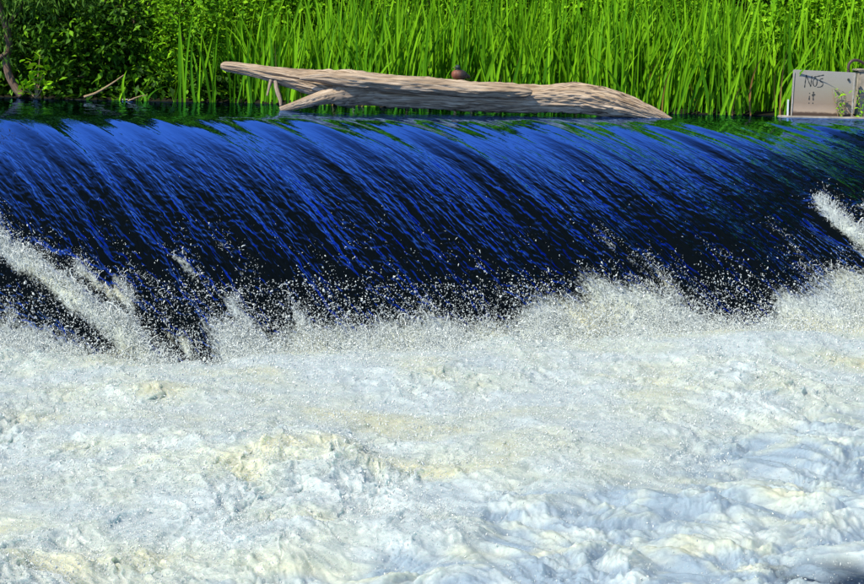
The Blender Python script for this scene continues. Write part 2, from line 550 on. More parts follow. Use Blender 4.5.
uu = np.concatenate([np.linspace(-24, -7.2, 40), np.linspace(-7.1, 6.9, 1100), np.linspace(7.0, 24, 40)])
pp = np.concatenate([-np.geomspace(14, 0.62, 46), np.linspace(-0.6, 0.0, 22), np.linspace(0.014, 6.6, 450)])
U, Pm = np.meshgrid(uu, pp)
U0 = U - SKEW * np.clip(Pm, 0, None) + 0.06 * n2(U * 0.5, Pm * 0.3, 1)
Z = profile(Pm)
chop = sstep(1.1, 4.2, Pm + 0.5 * n2(U0 * 0.8, Pm * 0.3, 2))
glide = sstep(-0.3, 1.3, Pm)
Zd = 0.055 * glide * n2(U0 * 0.9, Pm * 0.20, 3) + 0.036 * glide * n2(U0 * 2.4, Pm * 0.30, 4)
Zd += (0.006 + 0.013 * chop) * glide * n2(U0 * 5.5, Pm * 0.36, 5)
Zd += 0.011 * chop * n2(U0 * 12, Pm * 1.5, 6) + 0.007 * chop * n2(U0 * 22, Pm * 4, 7)
Zd += (1 - glide) * (0.0035 * n2(U * 0.9, Pm * 3.0, 8) + 0.0018 * n2(U * 3, Pm * 7.0, 9))
FO, BH = broken(U0, Pm)
FO = FO * glide
Zd += BH + FO * (0.045 * np.abs(n2(U0 * 9, Pm * 5, 10)) + 0.035 * n2(U0 * 20, Pm * 13, 11))
Z = Z + Zd
X, Y = to_xy(U, Pm)
V = np.stack([X, Y, Z], -1).reshape(-1, 3)
flow = np.stack([U0, Pm, 0 * U0], -1).reshape(-1, 3)
me = mesh('river_water', V, grid_faces(*U.shape)[:, ::-1].copy(), True, {'flow': flow, 'foam': FO.ravel(), 'chop': (0.04 + chop * 0.96).ravel() * glide.ravel() + 0.03})
tag(link('river_water', me, M['water']), 'dark blue river water sliding over the weir in glassy streaks', 'water', kind='structure')
sheet_xyz = (X, Y, Z)

# foam basin: finer towards the viewer because it is nearer
xs = np.concatenate([np.linspace(-1.2, -0.262, 24), np.linspace(-0.26, 0.26, 1000), np.linspace(0.262, 1.2, 24)])
ys = np.concatenate([1 / np.linspace(1 / 23.2, 1 / 8.6, 500), np.linspace(8.4, 1.5, 20)])
XR, YY = np.meshgrid(xs, ys)
XX = XR * np.maximum(YY, 6.0)
UU, PP = to_up(XX, YY)
dist = PP - PT                                      # metres below the toe


def foam_fields(XX, YY, dist):
    # smooth sliding foam at the lower right, violent boil elsewhere
    line = (YY - 9.7) - 1.29 * (XX + 1.35) + 1.1 * n2(XX * 0.7, YY * 0.5, 40) + 0.5 * n2(XX * 2.2, YY * 1.6, 39)
    smooth = sstep(0.8, -0.8, line)
    wx = XX + 0.22 * n2(XX * 1.6, YY * 1.1, 41); wy = YY + 0.3 * n2(XX * 1.6, YY * 1.1, 42)
    pile = (0.05 + 0.16 * sstep(-0.5, 4.5, XX)) * np.exp(-((dist - 0.5) / 0.9) ** 2) * (0.8 + 0.5 * n2(XX * 0.8, YY * 0.4, 43))
    boil = 0.13 * n2(wx * 0.8, wy * 0.5, 44) + 0.07 * (0.45 - np.abs(n2(wx * 1.4, wy * 1.05, 45))) + 0.05 * (0.4 - np.abs(n2(wx * 3.6, wy * 2.3, 46)))
    boil += 0.028 * (0.35 - np.abs(n2(wx * 8, wy * 5.5, 47))) + 0.015 * (0.3 - np.abs(n2(wx * 17, wy * 12, 48))) + 0.028 * np.clip(n2(wx * 13, wy * 10, 54), 0, 1) ** 2 + 0.006 * n2(wx * 36, wy * 26, 49)
    lx = wx * 0.70 + 0.12 * wy
    a1_, a2_ = np.abs(n2(lx * 1.9, wy * 1.7, 51)), np.abs(n2(lx * 4.0, wy * 3.2, 52))
    lump = 0.05 * n2(lx * 0.8, wy * 0.7, 50) + 0.070 * (2 * a1_ - a1_ ** 2) + 0.060 * (2 * a2_ - a2_ ** 2) * (0.6 + 0.8 * n2(lx, wy, 56))
    lump += 0.034 * np.abs(n2(wx * 6, wy * 6, 53)) + 0.018 * np.abs(n2(wx * 13, wy * 13, 55)) + 0.008 * np.abs(n2(wx * 30, wy * 30, 57)) - 0.10
    calm = (0.45 + 0.9 * np.clip(0.5 + 1.1 * n2(XX * 0.55, YY * 0.4, 58), 0, 1)) * (1 - 0.5 * np.exp(-((dist - 0.8) / 0.9) ** 2))
    z = pile + boil * calm * (1 - smooth) + lump * smooth
    return z, smooth


zz, smooth = foam_fields(XX, YY, dist)
zz = zz - 0.5 * sstep(0.0, -1.3, dist)
rough = 1 - smooth
DX = rough * (0.05 * n2(XX * 6, YY * 4, 60) + 0.022 * n2(XX * 17, YY * 12, 61))
DY = rough * (0.05 * n2(XX * 6, YY * 4, 62) - 0.10 * np.clip(zz, 0, 1))
crest = zz - 0.06 * n2((XX * 0.70 + 0.12 * YY) * 0.8, YY * 0.7, 50)
thin = np.clip(smooth * (0.26 - 10 * (crest + 0.01) + 0.5 * n2(XX * 0.8, YY * 0.6, 63) + 0.8 * n2(XX * 2.6, YY * 4.2, 64) + 0.4 * n2(XX * 7, YY * 9, 66)) + 0.06, 0, 1)
hole = at(835, 575, Z=-WH)
dd = np.hypot((XX - hole.x - 0.10) / 0.46, (YY - hole.y - 0.1) / 0.30)
bare = np.clip(sstep(1.25, 0.35, dd + 0.7 * n2(XX * 4.5, YY * 3.2, 65)), 0, 1)
zz = zz - 0.05 * bare
V = np.stack([XX + DX, YY + DY, -WH + zz], -1).reshape(-1, 3)
me = mesh('whitewater', V, grid_faces(*XX.shape)[:, ::-1].copy(), True, {'thin': thin.ravel(), 'bare': bare.ravel(), 'rough': rough.ravel()})
tag(link('foaming_water', me, M['foam']), 'white churning foam filling the plunge pool below the weir', 'foam', kind='structure')


# drops and splashes thrown up: countless, so one object, instanced on points
def drop_cloud(name, label, pts, scl, axis_stretch, mat, arc=False):
    v = pts
    me = mesh(name, v, np.zeros((0, 3), int), False)
    a = me.attributes.new('sz', 'FLOAT_VECTOR', 'POINT'); a.data.foreach_set('vector', np.asarray(axis_stretch * scl[:, None], np.float32).ravel())
    rot = rng.random((len(v), 3)) * 6.28
    if arc:
        rot[:, :2] = rng.normal(0, 0.75, (len(v), 2))
    a = me.attributes.new('ro', 'FLOAT_VECTOR', 'POINT'); a.data.foreach_set('vector', rot.astype(np.float32).ravel())
    o = link(name, me, mat)
    ng = bpy.data.node_groups.new(name + '_nodes', 'GeometryNodeTree')
    ng.interface.new_socket('Geometry', in_out='INPUT', socket_type='NodeSocketGeometry')
    ng.interface.new_socket('Geometry', in_out='OUTPUT', socket_type='NodeSocketGeometry')
    gi, go = ng.nodes.new('NodeGroupInput'), ng.nodes.new('NodeGroupOutput')
    ico = ng.nodes.new('GeometryNodeMeshIcoSphere'); ico.inputs['Subdivisions'].default_value = 2
    ico.inputs['Radius'].default_value = 1.0
    sp = ng.nodes.new('GeometryNodeSetPosition')
    no = ng.nodes.new('ShaderNodeTexNoise'); no.inputs['Scale'].default_value = 1.6
    vm = ng.nodes.new('ShaderNodeVectorMath'); vm.operation = 'SUBTRACT'; vm.inputs[1].default_value = (0.5, 0.5, 0.5)
    vs = ng.nodes.new('ShaderNodeVectorMath'); vs.operation = 'SCALE'; vs.inputs['Scale'].default_value = 2.2
    ng.links.new(no.outputs['Color'], vm.inputs[0]); ng.links.new(vm.outputs[0], vs.inputs[0])
    ng.links.new(vs.outputs[0], sp.inputs['Offset']); ng.links.new(ico.outputs['Mesh'], sp.inputs['Geometry'])
    shape = sp.outputs[0]
    if arc:                                          # a curled thread of water instead of a drop
        qb = ng.nodes.new('GeometryNodeCurveQuadraticBezier'); qb.inputs['Resolution'].default_value = 7
        for nm, co in (('Start', (0, 0, 0)), ('Middle', (0.15, 0.0, 0.75)), ('End', (0.75, 0.1, 0.9))):
            qb.inputs[nm].default_value = co
        cc = ng.nodes.new('GeometryNodeCurvePrimitiveCircle'); cc.inputs['Resolution'].default_value = 5; cc.inputs['Radius'].default_value = 0.055
        cm_ = ng.nodes.new('GeometryNodeCurveToMesh')
        ng.links.new(qb.outputs[0], cm_.inputs['Curve']); ng.links.new(cc.outputs[0], cm_.inputs['Profile Curve'])
        cm_.inputs['Fill Caps'].default_value = True
        s3 = ng.nodes.new('GeometryNodeSetPosition'); vs.inputs['Scale'].default_value = 0.16; no.inputs['Scale'].default_value = 4.0
        ng.links.new(cm_.outputs[0], s3.inputs['Geometry']); ng.links.new(vs.outputs[0], s3.inputs['Offset'])
        shape = s3.outputs[0]
    sm = ng.nodes.new('GeometryNodeSetShadeSmooth'); ng.links.new(shape, sm.inputs['Geometry'])
    ms = ng.nodes.new('GeometryNodeSetMaterial'); ms.inputs['Material'].default_value = mat; ng.links.new(sm.outputs[0], ms.inputs['Geometry'])
    ip = ng.nodes.new('GeometryNodeInstanceOnPoints')
    ng.links.new(gi.outputs[0], ip.inputs['Points']); ng.links.new(ms.outputs[0], ip.inputs['Instance'])
    for nm, sock in (('sz', 'Scale'), ('ro', 'Rotation')):
        na = ng.nodes.new('GeometryNodeInputNamedAttribute'); na.data_type = 'FLOAT_VECTOR'; na.inputs['Name'].default_value = nm
        ng.links.new(na.outputs['Attribute'], ip.inputs[sock])
    ng.links.new(ip.outputs[0], go.inputs[0])
    md = o.modifiers.new('drops', 'NODES'); md.node_group = ng
    return tag(o, label, 'spray', kind='stuff')


# 1: on the face, where the sheet is broken
n = 1900000
fu, fp = rng.uniform(-7, 6.8, n), rng.uniform(1.2, PT + 0.3, n)
fu0 = fu - SKEW * fp
# more of them along the tongues
tu, tp = [], []
for (ua, pa), (ub, pb), w, s_, hh in TG:
    k = int(75000 * w * s_ * 2)
    t = rng.uniform(-0.1, 1.25, k)
    tp.append(pa + (pb - pa) * t)
    tu.append(ua + (ub - ua) * t + rng.normal(0, w * 0.75, k) * (0.4 + 0.7 * np.clip(t, 0, 1.2)))
tu, tp = np.concatenate(tu), np.concatenate(tp)
fu0, fp = np.concatenate([fu0, tu]), np.concatenate([fp, tp])
fu = fu0 + SKEW * fp
n = len(fu0)
f, bh = broken(fu0, fp)
cl = sstep(0.0, 0.6, n2(fu0 * 6, fp * 3, 70) + 0.8 * n2(fu0 * 19, fp * 9, 71) + 0.5 * f)
keep = rng.random(n) < f ** 2.5 * cl * 0.6
fu, fp, f, bh, cl = (a[keep] for a in (fu, fp, f, bh, cl))
X_, Y_ = to_xy(fu, fp)
hgt = rng.exponential(0.034, len(fu)) * (0.25 + 1.1 * f) * (0.5 + cl) + 0.02 * cl * f
pts = np.stack([X_ + 0.2 * hgt, Y_ - 0.1 * hgt, profile(fp) + bh + hgt], -1)
scl = np.clip(rng.lognormal(math.log(0.0015), 0.5, len(fu)), 0.0007, 0.0055)
st = np.stack([rng.uniform(0.8, 4.0, len(fu)), rng.uniform(0.6, 1.2, len(fu)), rng.uniform(0.5, 1.2, len(fu))], -1)
drop_cloud('face_spray', 'white drops and flecks tearing off the lower face of the weir', pts, scl, st, M['drops'])
# threads and curls of torn water in bursts along the same places
nb_ = 60000
bu, bp_ = rng.uniform(-7, 6.8, nb_), rng.uniform(1.6, PT + 0.2, nb_)
tsel = rng.integers(0, len(fu), 16000)
bu = np.concatenate([bu - SKEW * bp_, fu[tsel] - SKEW * fp[tsel]]); bp_ = np.concatenate([bp_, fp[tsel]])
bf, bb = broken(bu, bp_)
kp = (rng.random(len(bu)) < bf ** 2.0 * 0.6) & (bf > 0.34)
bu, bp_, bf, bb = bu[kp], bp_[kp], bf[kp], bb[kp]
m_ = 4
bu, bp_, bf, bb = (np.repeat(a, m_) for a in (bu, bp_, bf, bb))
bu = bu + rng.normal(0, 0.022, len(bu)); bp_ = bp_ + rng.normal(0, 0.035, len(bu))
X_, Y_ = to_xy(bu + SKEW * bp_, bp_)
pts = np.stack([X_, Y_, profile(bp_) + bb + rng.exponential(0.022, len(bu)) * (0.3 + bf)], -1)
scl = np.clip(rng.lognormal(math.log(0.030), 0.45, len(bu)), 0.012, 0.085) * (0.55 + 0.6 * bf)
st = np.stack([rng.uniform(0.5, 1.3, len(bu)), rng.uniform(0.5, 1.0, len(bu)), rng.uniform(0.5, 1.2, len(bu))], -1)
drop_cloud('torn_spray', 'curling white threads of water torn from the face of the weir', pts, scl, st, M['drops'], True)
# 2: over the boil
n = 600000
t = rng.random(n)
yy = 1 / (1 / 20.5 + t * (1 / 8.9 - 1 / 20.5))
xx = rng.uniform(-0.25, 0.25, n) * yy
u_, p_ = to_up(xx, yy)
zf, sm_ = foam_fields(xx, yy, p_ - PT)
cl = np.clip(0.45 + 1.2 * n2(xx * 3, yy * 2, 72) + 0.8 * n2(xx * 9, yy * 6, 73), 0, 1)
keep = (rng.random(n) < (1 - 0.93 * sm_) * (0.16 + 0.45 * cl ** 2 + 0.7 * np.exp(-((p_ - PT) / 0.6) ** 2))) & (p_ - PT > -0.9)
xx, yy, zf, p_, cl = (a[keep] for a in (xx, yy, zf, p_, cl))
near_toe = np.exp(-((p_ - PT - 0.1) / 0.8) ** 2)
hgt = rng.exponential(0.026, len(xx)) * (0.5 + 1.4 * cl + 2.2 * near_toe)
zb = np.maximum(-WH + zf, np.where(p_ < PT, profile(p_), -9))
pts = np.stack([xx, yy - 0.1 * np.clip(zf, 0, 1), zb + hgt], -1)
scl = np.clip(rng.lognormal(math.log(0.0023), 0.45, len(xx)), 0.001, 0.0075) * (yy / 15)
st = np.stack([rng.uniform(0.6, 2.2, len(xx)), rng.uniform(0.6, 1.3, len(xx)), rng.uniform(0.4, 1.1, len(xx))], -1)
drop_cloud('splash_spray', 'white splashes and beads of water leaping above the boiling foam', pts, scl, st, M['drops'])


# ------------------------------------------------------------------ ground and far bank
def bank_y(x):
    return 28.0 - 0.235 * x + 0.15 * np.sin(x * 1.7) + 0.1 * np.sin(x * 4.1 + 1)


gx = np.concatenate([-np.geomspace(900, 9, 24), np.linspace(-8.5, 8.5, 120), np.geomspace(9, 900, 24)])
gt = np.concatenate([-np.geomspace(900, 0.6, 20), np.linspace(-0.5, 6, 70), np.geomspace(6.3, 1200, 30)])
GX, GT = np.meshgrid(gx, gt)
GY = bank_y(np.clip(GX, -9, 9)) + GT
GZ = np.where(GT < 0, -3.2, 0.0)
GZ = -0.5 + 0.55 * sstep(-0.35, 0.15, GT) + 0.5 * sstep(0.2, 6, GT) + 4.5 * sstep(5.0, 10.0, GT) - 2.9 * sstep(-0.4, -1.2, GT)
GZ += 0.05 * n2(GX * 1.5, GY * 1.5, 80) * sstep(-0.2, 0.5, GT)
me = mesh('ground', np.stack([GX, GY, GZ], -1).reshape(-1, 3), grid_faces(*GX.shape), True)
tag(link('ground', me, M['soil']), 'dark earth of the far bank under the reeds and bushes', 'ground', kind='structure')


# ------------------------------------------------------------------ plants
def blade_mesh(name, L, w, lean, curl, twist=0.0, seg=8):
    """one reed leaf: a long pointed strip folded along its middle, leaning and bending over"""
    t = np.linspace(0, 1, seg + 1)
    cx = lean * L * t + curl * L * t ** 2.4
    cz = L * (t - 0.5 * (abs(lean) * 0.5 * t ** 2 + abs(curl) * 0.9 * t ** 3))
    wd = w * np.minimum(1, 0.75 + 0.6 * t) * (1 - t ** 3.2) + 0.0015
    a = twist * t
    V, F = [], []
    for i in range(seg + 1):
        c, s = math.cos(a[i]), math.sin(a[i])
        for k in (-1, 0, 1):
            off = k * wd[i] * 0.5
            V.append((cx[i] + off * c, off * s + (0.18 * wd[i] if k == 0 else 0), cz[i]))
    for i in range(seg):
        for k in (0, 1):
            q = i * 3 + k
            F.append((q, q + 1, q + 4, q + 3))
    return mesh(name, V, F, True)


random.seed(11)
BLADES = []
for i in range(36):
    BLADES.append(blade_mesh('reed_leaf', random.uniform(1.25, 1.85), random.uniform(0.026, 0.050), random.uniform(-0.02, 0.14) if i % 4 else random.uniform(-0.18, 0.0),
                             random.uniform(0.0, 0.12) if i % 6 else random.uniform(0.15, 0.4), random.uniform(-1.2, 1.2)))
    BLADES[-1].materials.append(M['reed'])
DRY = []
for i in range(8):
    b_ = blade_mesh('dry_leaf', random.uniform(0.5, 1.25), random.uniform(0.018, 0.03), random.uniform(-0.3, 0.3), random.uniform(-0.4, 0.4), 1.0)
    b_.materials.append(M['dry_reed'])
    DRY.append(b_)


def reed_plant(x, y, z, nb, hs, label, group, spread=0.10, tilt=8, dry=0):
    root = empty('reed_plant', (x, y, z))
    tag(root, label, 'reed', group)
    for k in range(nb):
        o = link('leaf', random.choice(BLADES), parent=root)
        o.location = (random.uniform(-spread, spread), random.uniform(-spread, spread) * 0.6, -0.05)
        s = hs * random.uniform(0.72, 1.08)
        o.scale = (random.uniform(0.85, 1.15) * (1 if random.random() < 0.68 else -1), 1, s)
        o.rotation_euler = (R(random.gauss(0, tilt * 0.6)), R(random.gauss(1.5, tilt)), R(random.gauss(0, 62)))
    for k in range(dry):
        o = link('dry_leaf', random.choice(DRY), parent=root)
        o.location = (random.uniform(-spread, spread), -spread * 0.7, 0.0)
        o.rotation_euler = (0, R(random.gauss(0, 14)), R(random.gauss(0, 30)))
        o['label'] = 'dead brown leaf among the green ones'
    return root


random.seed(12)
reed_x0 = -2.75
count = 0
for row in range(5):
    xx_ = reed_x0 + random.uniform(0, 0.15) - 0.12 * row
    while xx_ < 6.6:
        yb = float(bank_y(np.float64(xx_))) + 0.02 + row * 0.24 + random.uniform(-0.1, 0.1)
        hs = 1.0 + 0.05 * row + random.uniform(-0.12, 0.1)
        if xx_ < -1.6: hs *= 0.86
        if row < 2 and 4.35 < xx_ < 6.6:
            xx_ += 0.2
            continue
        reed_plant(xx_, yb, -0.03, random.randint(5, 7), hs, 'tall green reed plant with sword leaves in the reed bed behind the log',
                   'reed plants of the dense bed', dry=random.choice((0, 0, 0, 1, 1)) if random.random() < 0.7 else 0)
        count += 1
        xx_ += random.uniform(0.12, 0.22)
# thin outer fringe at the open water left of the log
for px_, hs, nb, lab in [(172, 0.42, 3, 'short sparse reed plant, outermost towards the dark thicket'), (183, 0.92, 4, 'tall slender reed plant at the left edge of the reeds'),
                         (196, 0.78, 4, 'second reed plant from the dark thicket, leaning slightly'), (214, 0.86, 5, 'third reed plant from the dark thicket, with upright leaves'),
                         (233, 0.80, 5, 'reed plant rising just in front of the tip of the log')]:
    p_ = at(px_, 101, Y=28.7)
    reed_plant(p_.x, float(bank_y(np.float64(p_.x))) - 0.12, -0.05, nb, hs, lab, None, 0.05, 6)
for px_, hs in ((118, 0.30), (126, 0.34), (138, 0.40), (146, 0.26)):
    p_ = at(px_, 98, Y=28.9)
    reed_plant(p_.x, float(bank_y(np.float64(p_.x))) - 0.1, -0.03, 2, hs, 'tiny reed shoot at the foot of the dark thicket', 'reed shoots by the dark thicket', 0.02, 6)
p_ = at(779, 114, Y=26.7)
r_ = reed_plant(p_.x, 26.75, -0.04, 3, 0.8, 'reed plant beside the grey plate with one dead yellow leaf', None, 0.08, 6, 0)
o = link('dry_leaf', DRY[0], parent=r_); o.rotation_euler = (0, R(-4), 0); o.location = (0.0, -0.12, 0.0); o['label'] = 'bright yellow dead leaf'


# the rest of the reed bed behind the front rows: one mass
def joined_blades(name, pos, hs, mat, label, cat):
    VV, FF, RN = [], [], []
    base = 0
    for (x, y, z), s in zip(pos, hs):
        bm = random.choice(BLADES)
        v = np.empty(len(bm.vertices) * 3, np.float32); bm.vertices.foreach_get('co', v); v = v.reshape(-1, 3) * (random.choice((1, 1, -1)), 1, s)
        m3 = np.array((Matrix.Rotation(R(random.gauss(0, 45)), 3, 'Z') @ Matrix.Rotation(R(random.gauss(2, 8)), 3, 'Y') @ Matrix.Rotation(R(random.gauss(0, 5)), 3, 'X')))
        v = v @ m3.T + (x, y, z)
        f_ = np.array([p.vertices[:] for p in bm.polygons])
        VV.append(v); FF.append(f_ + base); RN.append(np.full(len(v), random.random())); base += len(v)
    me = mesh(name, np.concatenate(VV), np.concatenate(FF), True, {'rnd': np.concatenate(RN)})
    return tag(link(name, me, mat), label, cat, kind='stuff')


pos, hs = [], []
for k in range(2300):
    x = random.uniform(reed_x0 - 0.7, 7.5); y = float(bank_y(np.float64(x))) + random.uniform(1.1, 2.6)
    pos.append((x, y, 0.0)); hs.append(random.uniform(0.85, 1.2) * (0.85 if x < -1.6 else 1))
joined_blades('reeds', pos, hs, M['reed'], 'mass of green reeds standing behind the front rows', 'reeds')


def leaf_cloud(name, centres, size, mat, parent=None, narrow=0.45, droop=0.3, flat=0.5):
    """many small pointed leaves, each folded along its midrib"""
    C = np.asarray(centres, float)
    n = len(C)
    s = size * rng.uniform(0.65, 1.3, n)
    az = rng.uniform(0, 2 * np.pi, n)
    el = rng.normal(-droop, 0.5, n)
    d = np.stack([np.cos(az) * np.cos(el), np.sin(az) * np.cos(el), np.sin(el)], -1)
    up = np.tile([0.0, -0.25, 1.0], (n, 1)) + rng.normal(0, flat, (n, 3))
    w = np.cross(d, up); w /= np.linalg.norm(w, axis=1)[:, None] + 1e-9
    nn = np.cross(w, d)
    S = s[:, None]
    hw = S * narrow * 0.5
    v = np.stack([C, C + d * S * 0.45 + w * hw + nn * S * 0.06, C + d * S * 0.5 - nn * S * 0.03, C + d * S * 0.45 - w * hw + nn * S * 0.06, C + d * S - nn * S * 0.10], 1)
    b = np.arange(n)[:, None] * 5
    f = np.concatenate([b + np.array([[0, 1, 2]]), b + np.array([[0, 2, 3]]), b + np.array([[1, 4, 2]]), b + np.array([[2, 4, 3]])], 0)
    me = mesh(name, v.reshape(-1, 3), f, True, {'rnd': np.repeat(rng.random(n), 5)})
    return link(name, me, mat, parent)


def branchy(name, root, base, tips, r0, mat):
    VV, FF, GG = [], [], []
    k = 0
    for tip in tips:
        b = np.array(base) + rng.normal(0, 0.03, 3) * (1, 1, 0)
        mid = b * 0.5 + np.array(tip) * 0.5 + rng.normal(0, 0.12, 3) * np.array([1, 1, 0.4]) + (0, 0, 0.1)
        P = spline([b, mid, tip], 12)
        v, f, g = tube(P, np.linspace(r0, r0 * 0.25, 12), 7)
        VV.append(v); FF += [[i + k for i in q] for q in f]; GG.append(g); k += len(v)
    me = mesh(name, np.concatenate(VV), FF, True, {'grain': np.concatenate(GG)})
    return link(name, me, mat, root)


def clumps(cen, rad, ncl, per, cr):
    """leaf positions: clusters spread through an ellipsoid, leaving gaps between them"""
    q = rng.normal(size=(ncl, 3)); q /= np.linalg.norm(q, axis=1)[:, None]
    q *= rng.random((ncl, 1)) ** 0.45
    c = np.array(cen) + q * np.array(rad)
    o = rng.normal(size=(ncl, per, 3)) * cr * rng.uniform(0.6, 1.3, (ncl, 1, 1))
    return (c[:, None, :] + o).reshape(-1, 3), c


def shrub(name, label, cat, base, cen, rad, ncl, per, cr, size, mat, narrow=0.45, droop=0.3, stems=5, r0=0.03, group=None, flat=0.5):
    root = empty(name, base)
    tag(root, label, cat, group)
    P, c = clumps(np.array(cen) - np.array(base), rad, ncl, per, cr)
    P = P[P[:, 2] + base[2] > -0.02]
    leaf_cloud('foliage', P, size, mat, root, narrow, droop, flat)
    branchy('stem', root, (0, 0, -0.1), c[rng.choice(len(c), stems)], r0, M['bark'])
    return root


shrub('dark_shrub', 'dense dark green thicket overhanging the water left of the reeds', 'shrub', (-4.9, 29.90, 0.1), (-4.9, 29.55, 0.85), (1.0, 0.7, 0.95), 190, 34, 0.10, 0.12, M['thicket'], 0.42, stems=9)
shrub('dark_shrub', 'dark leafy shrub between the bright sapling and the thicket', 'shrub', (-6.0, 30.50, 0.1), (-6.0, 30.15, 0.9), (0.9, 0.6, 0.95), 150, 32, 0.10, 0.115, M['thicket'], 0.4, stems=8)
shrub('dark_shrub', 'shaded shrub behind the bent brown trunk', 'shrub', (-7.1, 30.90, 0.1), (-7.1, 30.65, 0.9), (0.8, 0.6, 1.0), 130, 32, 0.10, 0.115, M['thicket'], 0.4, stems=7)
shrub('leafy_shrub', 'mid green shrub catching sun where the thicket meets the reeds', 'shrub', (-3.6, 29.80, 0.1), (-3.6, 29.50, 0.95), (0.75, 0.6, 0.85), 130, 34, 0.09, 0.10, M['mid_leaf'], 0.42, stems=7)
shrub('leafy_shrub', 'bright leafy shrub above the left end of the log', 'shrub', (-2.2, 30.6, 0.2), (-2.2, 30.3, 1.35), (1.2, 0.6, 0.75), 170, 30, 0.10, 0.10, M['mid_leaf'], 0.48, stems=6)
shrub('leafy_shrub', 'bright leafy shrub showing over the reeds behind the duck', 'shrub', (0.3, 30.4, 0.2), (0.3, 30.2, 1.55), (1.6, 0.6, 0.6), 150, 28, 0.10, 0.085, M['bright_leaf'], 0.45, stems=6)
shrub('leafy_shrub', 'bright leafy shrub showing over the reeds past the end of the log', 'shrub', (2.9, 29.6, 0.2), (2.9, 29.5, 1.5), (1.5, 0.6, 0.6), 150, 28, 0.10, 0.085, M['bright_leaf'], 0.5, stems=6)
shrub('climbing_shrub', 'round leaved yellow green shrub above the grey plate', 'shrub', (5.4, 28.6, 0.2), (5.5, 28.4, 1.25), (1.1, 0.5, 0.75), 180, 30, 0.10, 0.085, M['bright_leaf'], 0.75, stems=6)

# far mass of green closing the view behind the shrubs
q = np.stack([rng.uniform(-12, 12, 60000), rng.uniform(31.6, 33.4, 60000), rng.random(60000) ** 0.8 * 3.3], -1)
ux = rng.uniform(-9, -2.7, 5000); ut = rng.uniform(0.12, 1.0, 5000)
q = np.concatenate([q, np.stack([ux, bank_y(ux) + ut, rng.random(5000) ** 1.5 * 0.45], -1)])
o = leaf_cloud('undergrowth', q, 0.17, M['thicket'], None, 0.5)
tag(o, 'dark undergrowth closing the view behind the shrubs', 'undergrowth', kind='stuff')

# willow leaning in over the left bank, bent trunk at the picture's edge
wr = empty('willow_tree', (-6.6, 29.6, 0.0))
tag(wr, 'willow with bent brown trunk overhanging the left end of the pool', 'tree')
wp = [at(22, 96, Y=29.5), at(15, 87, Y=29.5), at(8, 72, Y=29.5), at(6, 58, Y=29.5), at(9, 46, Y=29.5), at(6, 25, Y=29.4), at(-2, 2, Y=29.3), at(-16, -60, Y=29.2), at(-20, -150, Y=29.0), at(10, -230, Y=28.8)]
off = np.array((-6.6, 29.6, 0.0))
W_ = np.array([list(v) for v in wp]) - off
v, f, g = tube(spline(W_, 60), np.linspace(0.06, 0.05, 60), 12, lambda l, t, r: 0.006 * n2(l * 14, t * 2, 90))
link('trunk', mesh('trunk', v, f, True, {'grain': g}), M['bark'], wr)
for a_, b_, c_ in [((8, 52), (-8, 62), (-30, 66)), ((6, 25), (20, 8), (40, -30))]:
    pth = np.array([list(at(*a_, Y=29.45)), list(at(*b_, Y=29.4)), list(at(*c_, Y=29.3))]) - off
    v, f, g = tube(spline(pth, 16), np.linspace(0.035, 0.02, 16), 9)
    link('limb', mesh('limb', v, f, True, {'grain': g}), M['bark'], wr)
P1, _ = clumps(np.array((-6.9, 29.3, 2.75)) - off, (1.6, 0.65, 0.7), 170, 40, 0.13)
P2, _ = clumps(np.array(list(at(40, -8, Y=29.2))) - off, (0.85, 0.4, 0.36), 60, 22, 0.08)
P3, _ = clumps(np.array(list(at(8, 25, Y=29.3))) - off, (0.25, 0.2, 0.5), 14, 20, 0.07)
leaf_cloud('crown', np.concatenate([P1, P2, P3]), 0.12, M['willow'], wr, 0.22, 0.75)

# alder added out of view past the right edge to darken the reflection there
ar = empty('unseen_alder', (9.8, 34.0, 0.4))
tag(ar, 'unseen alder added beyond the concrete wall to darken the reflection in the water', 'tree')
v, f, g = tube(spline([(0, 0, -0.4), (0.1, 0.05, 3), (-0.1, 0.1, 6), (0.1, 0, 11)], 30), np.linspace(0.24, 0.05, 30), 14)
link('trunk', mesh('trunk', v, f, True, {'grain': g}), M['bark'], ar)
P1, c_ = clumps((0, 0, 8.0), (3.6, 3.0, 5.0), 330, 34, 0.30)
leaf_cloud('crown', P1, 0.30, M['thicket'], ar, 0.7, 0.3)
branchy('limb', ar, (0, 0, 3.5), c_[:14], 0.07, M['bark'])

# sapling with large bright leaves: every leaf its own piece
sr = empty('sapling', tuple(at(36, 97, Y=29.1)))
tag(sr, 'small sapling with large bright green leaves by the bent trunk', 'sapling')
so = np.array(sr.location)


def big_leaf():
    V = [(0, 0, 0)]
    prof = [(0.18, 0.20), (0.42, 0.30), (0.68, 0.24), (0.88, 0.11)]
    for y, w in prof:
        V += [(-w, y, 0.05), (0, y, -0.02), (w, y, 0.05)]
    V.append((0, 1.0, -0.06))
    F = [(0, 2, 1), (0, 3, 2)]
    for i in range(3):
        b = 1 + i * 3
        F += [(b, b + 1, b + 4, b + 3), (b + 1, b + 2, b + 5, b + 4)]
    F += [(10, 11, 13), (11, 12, 13)]
    return mesh('leaf', V, F, True)


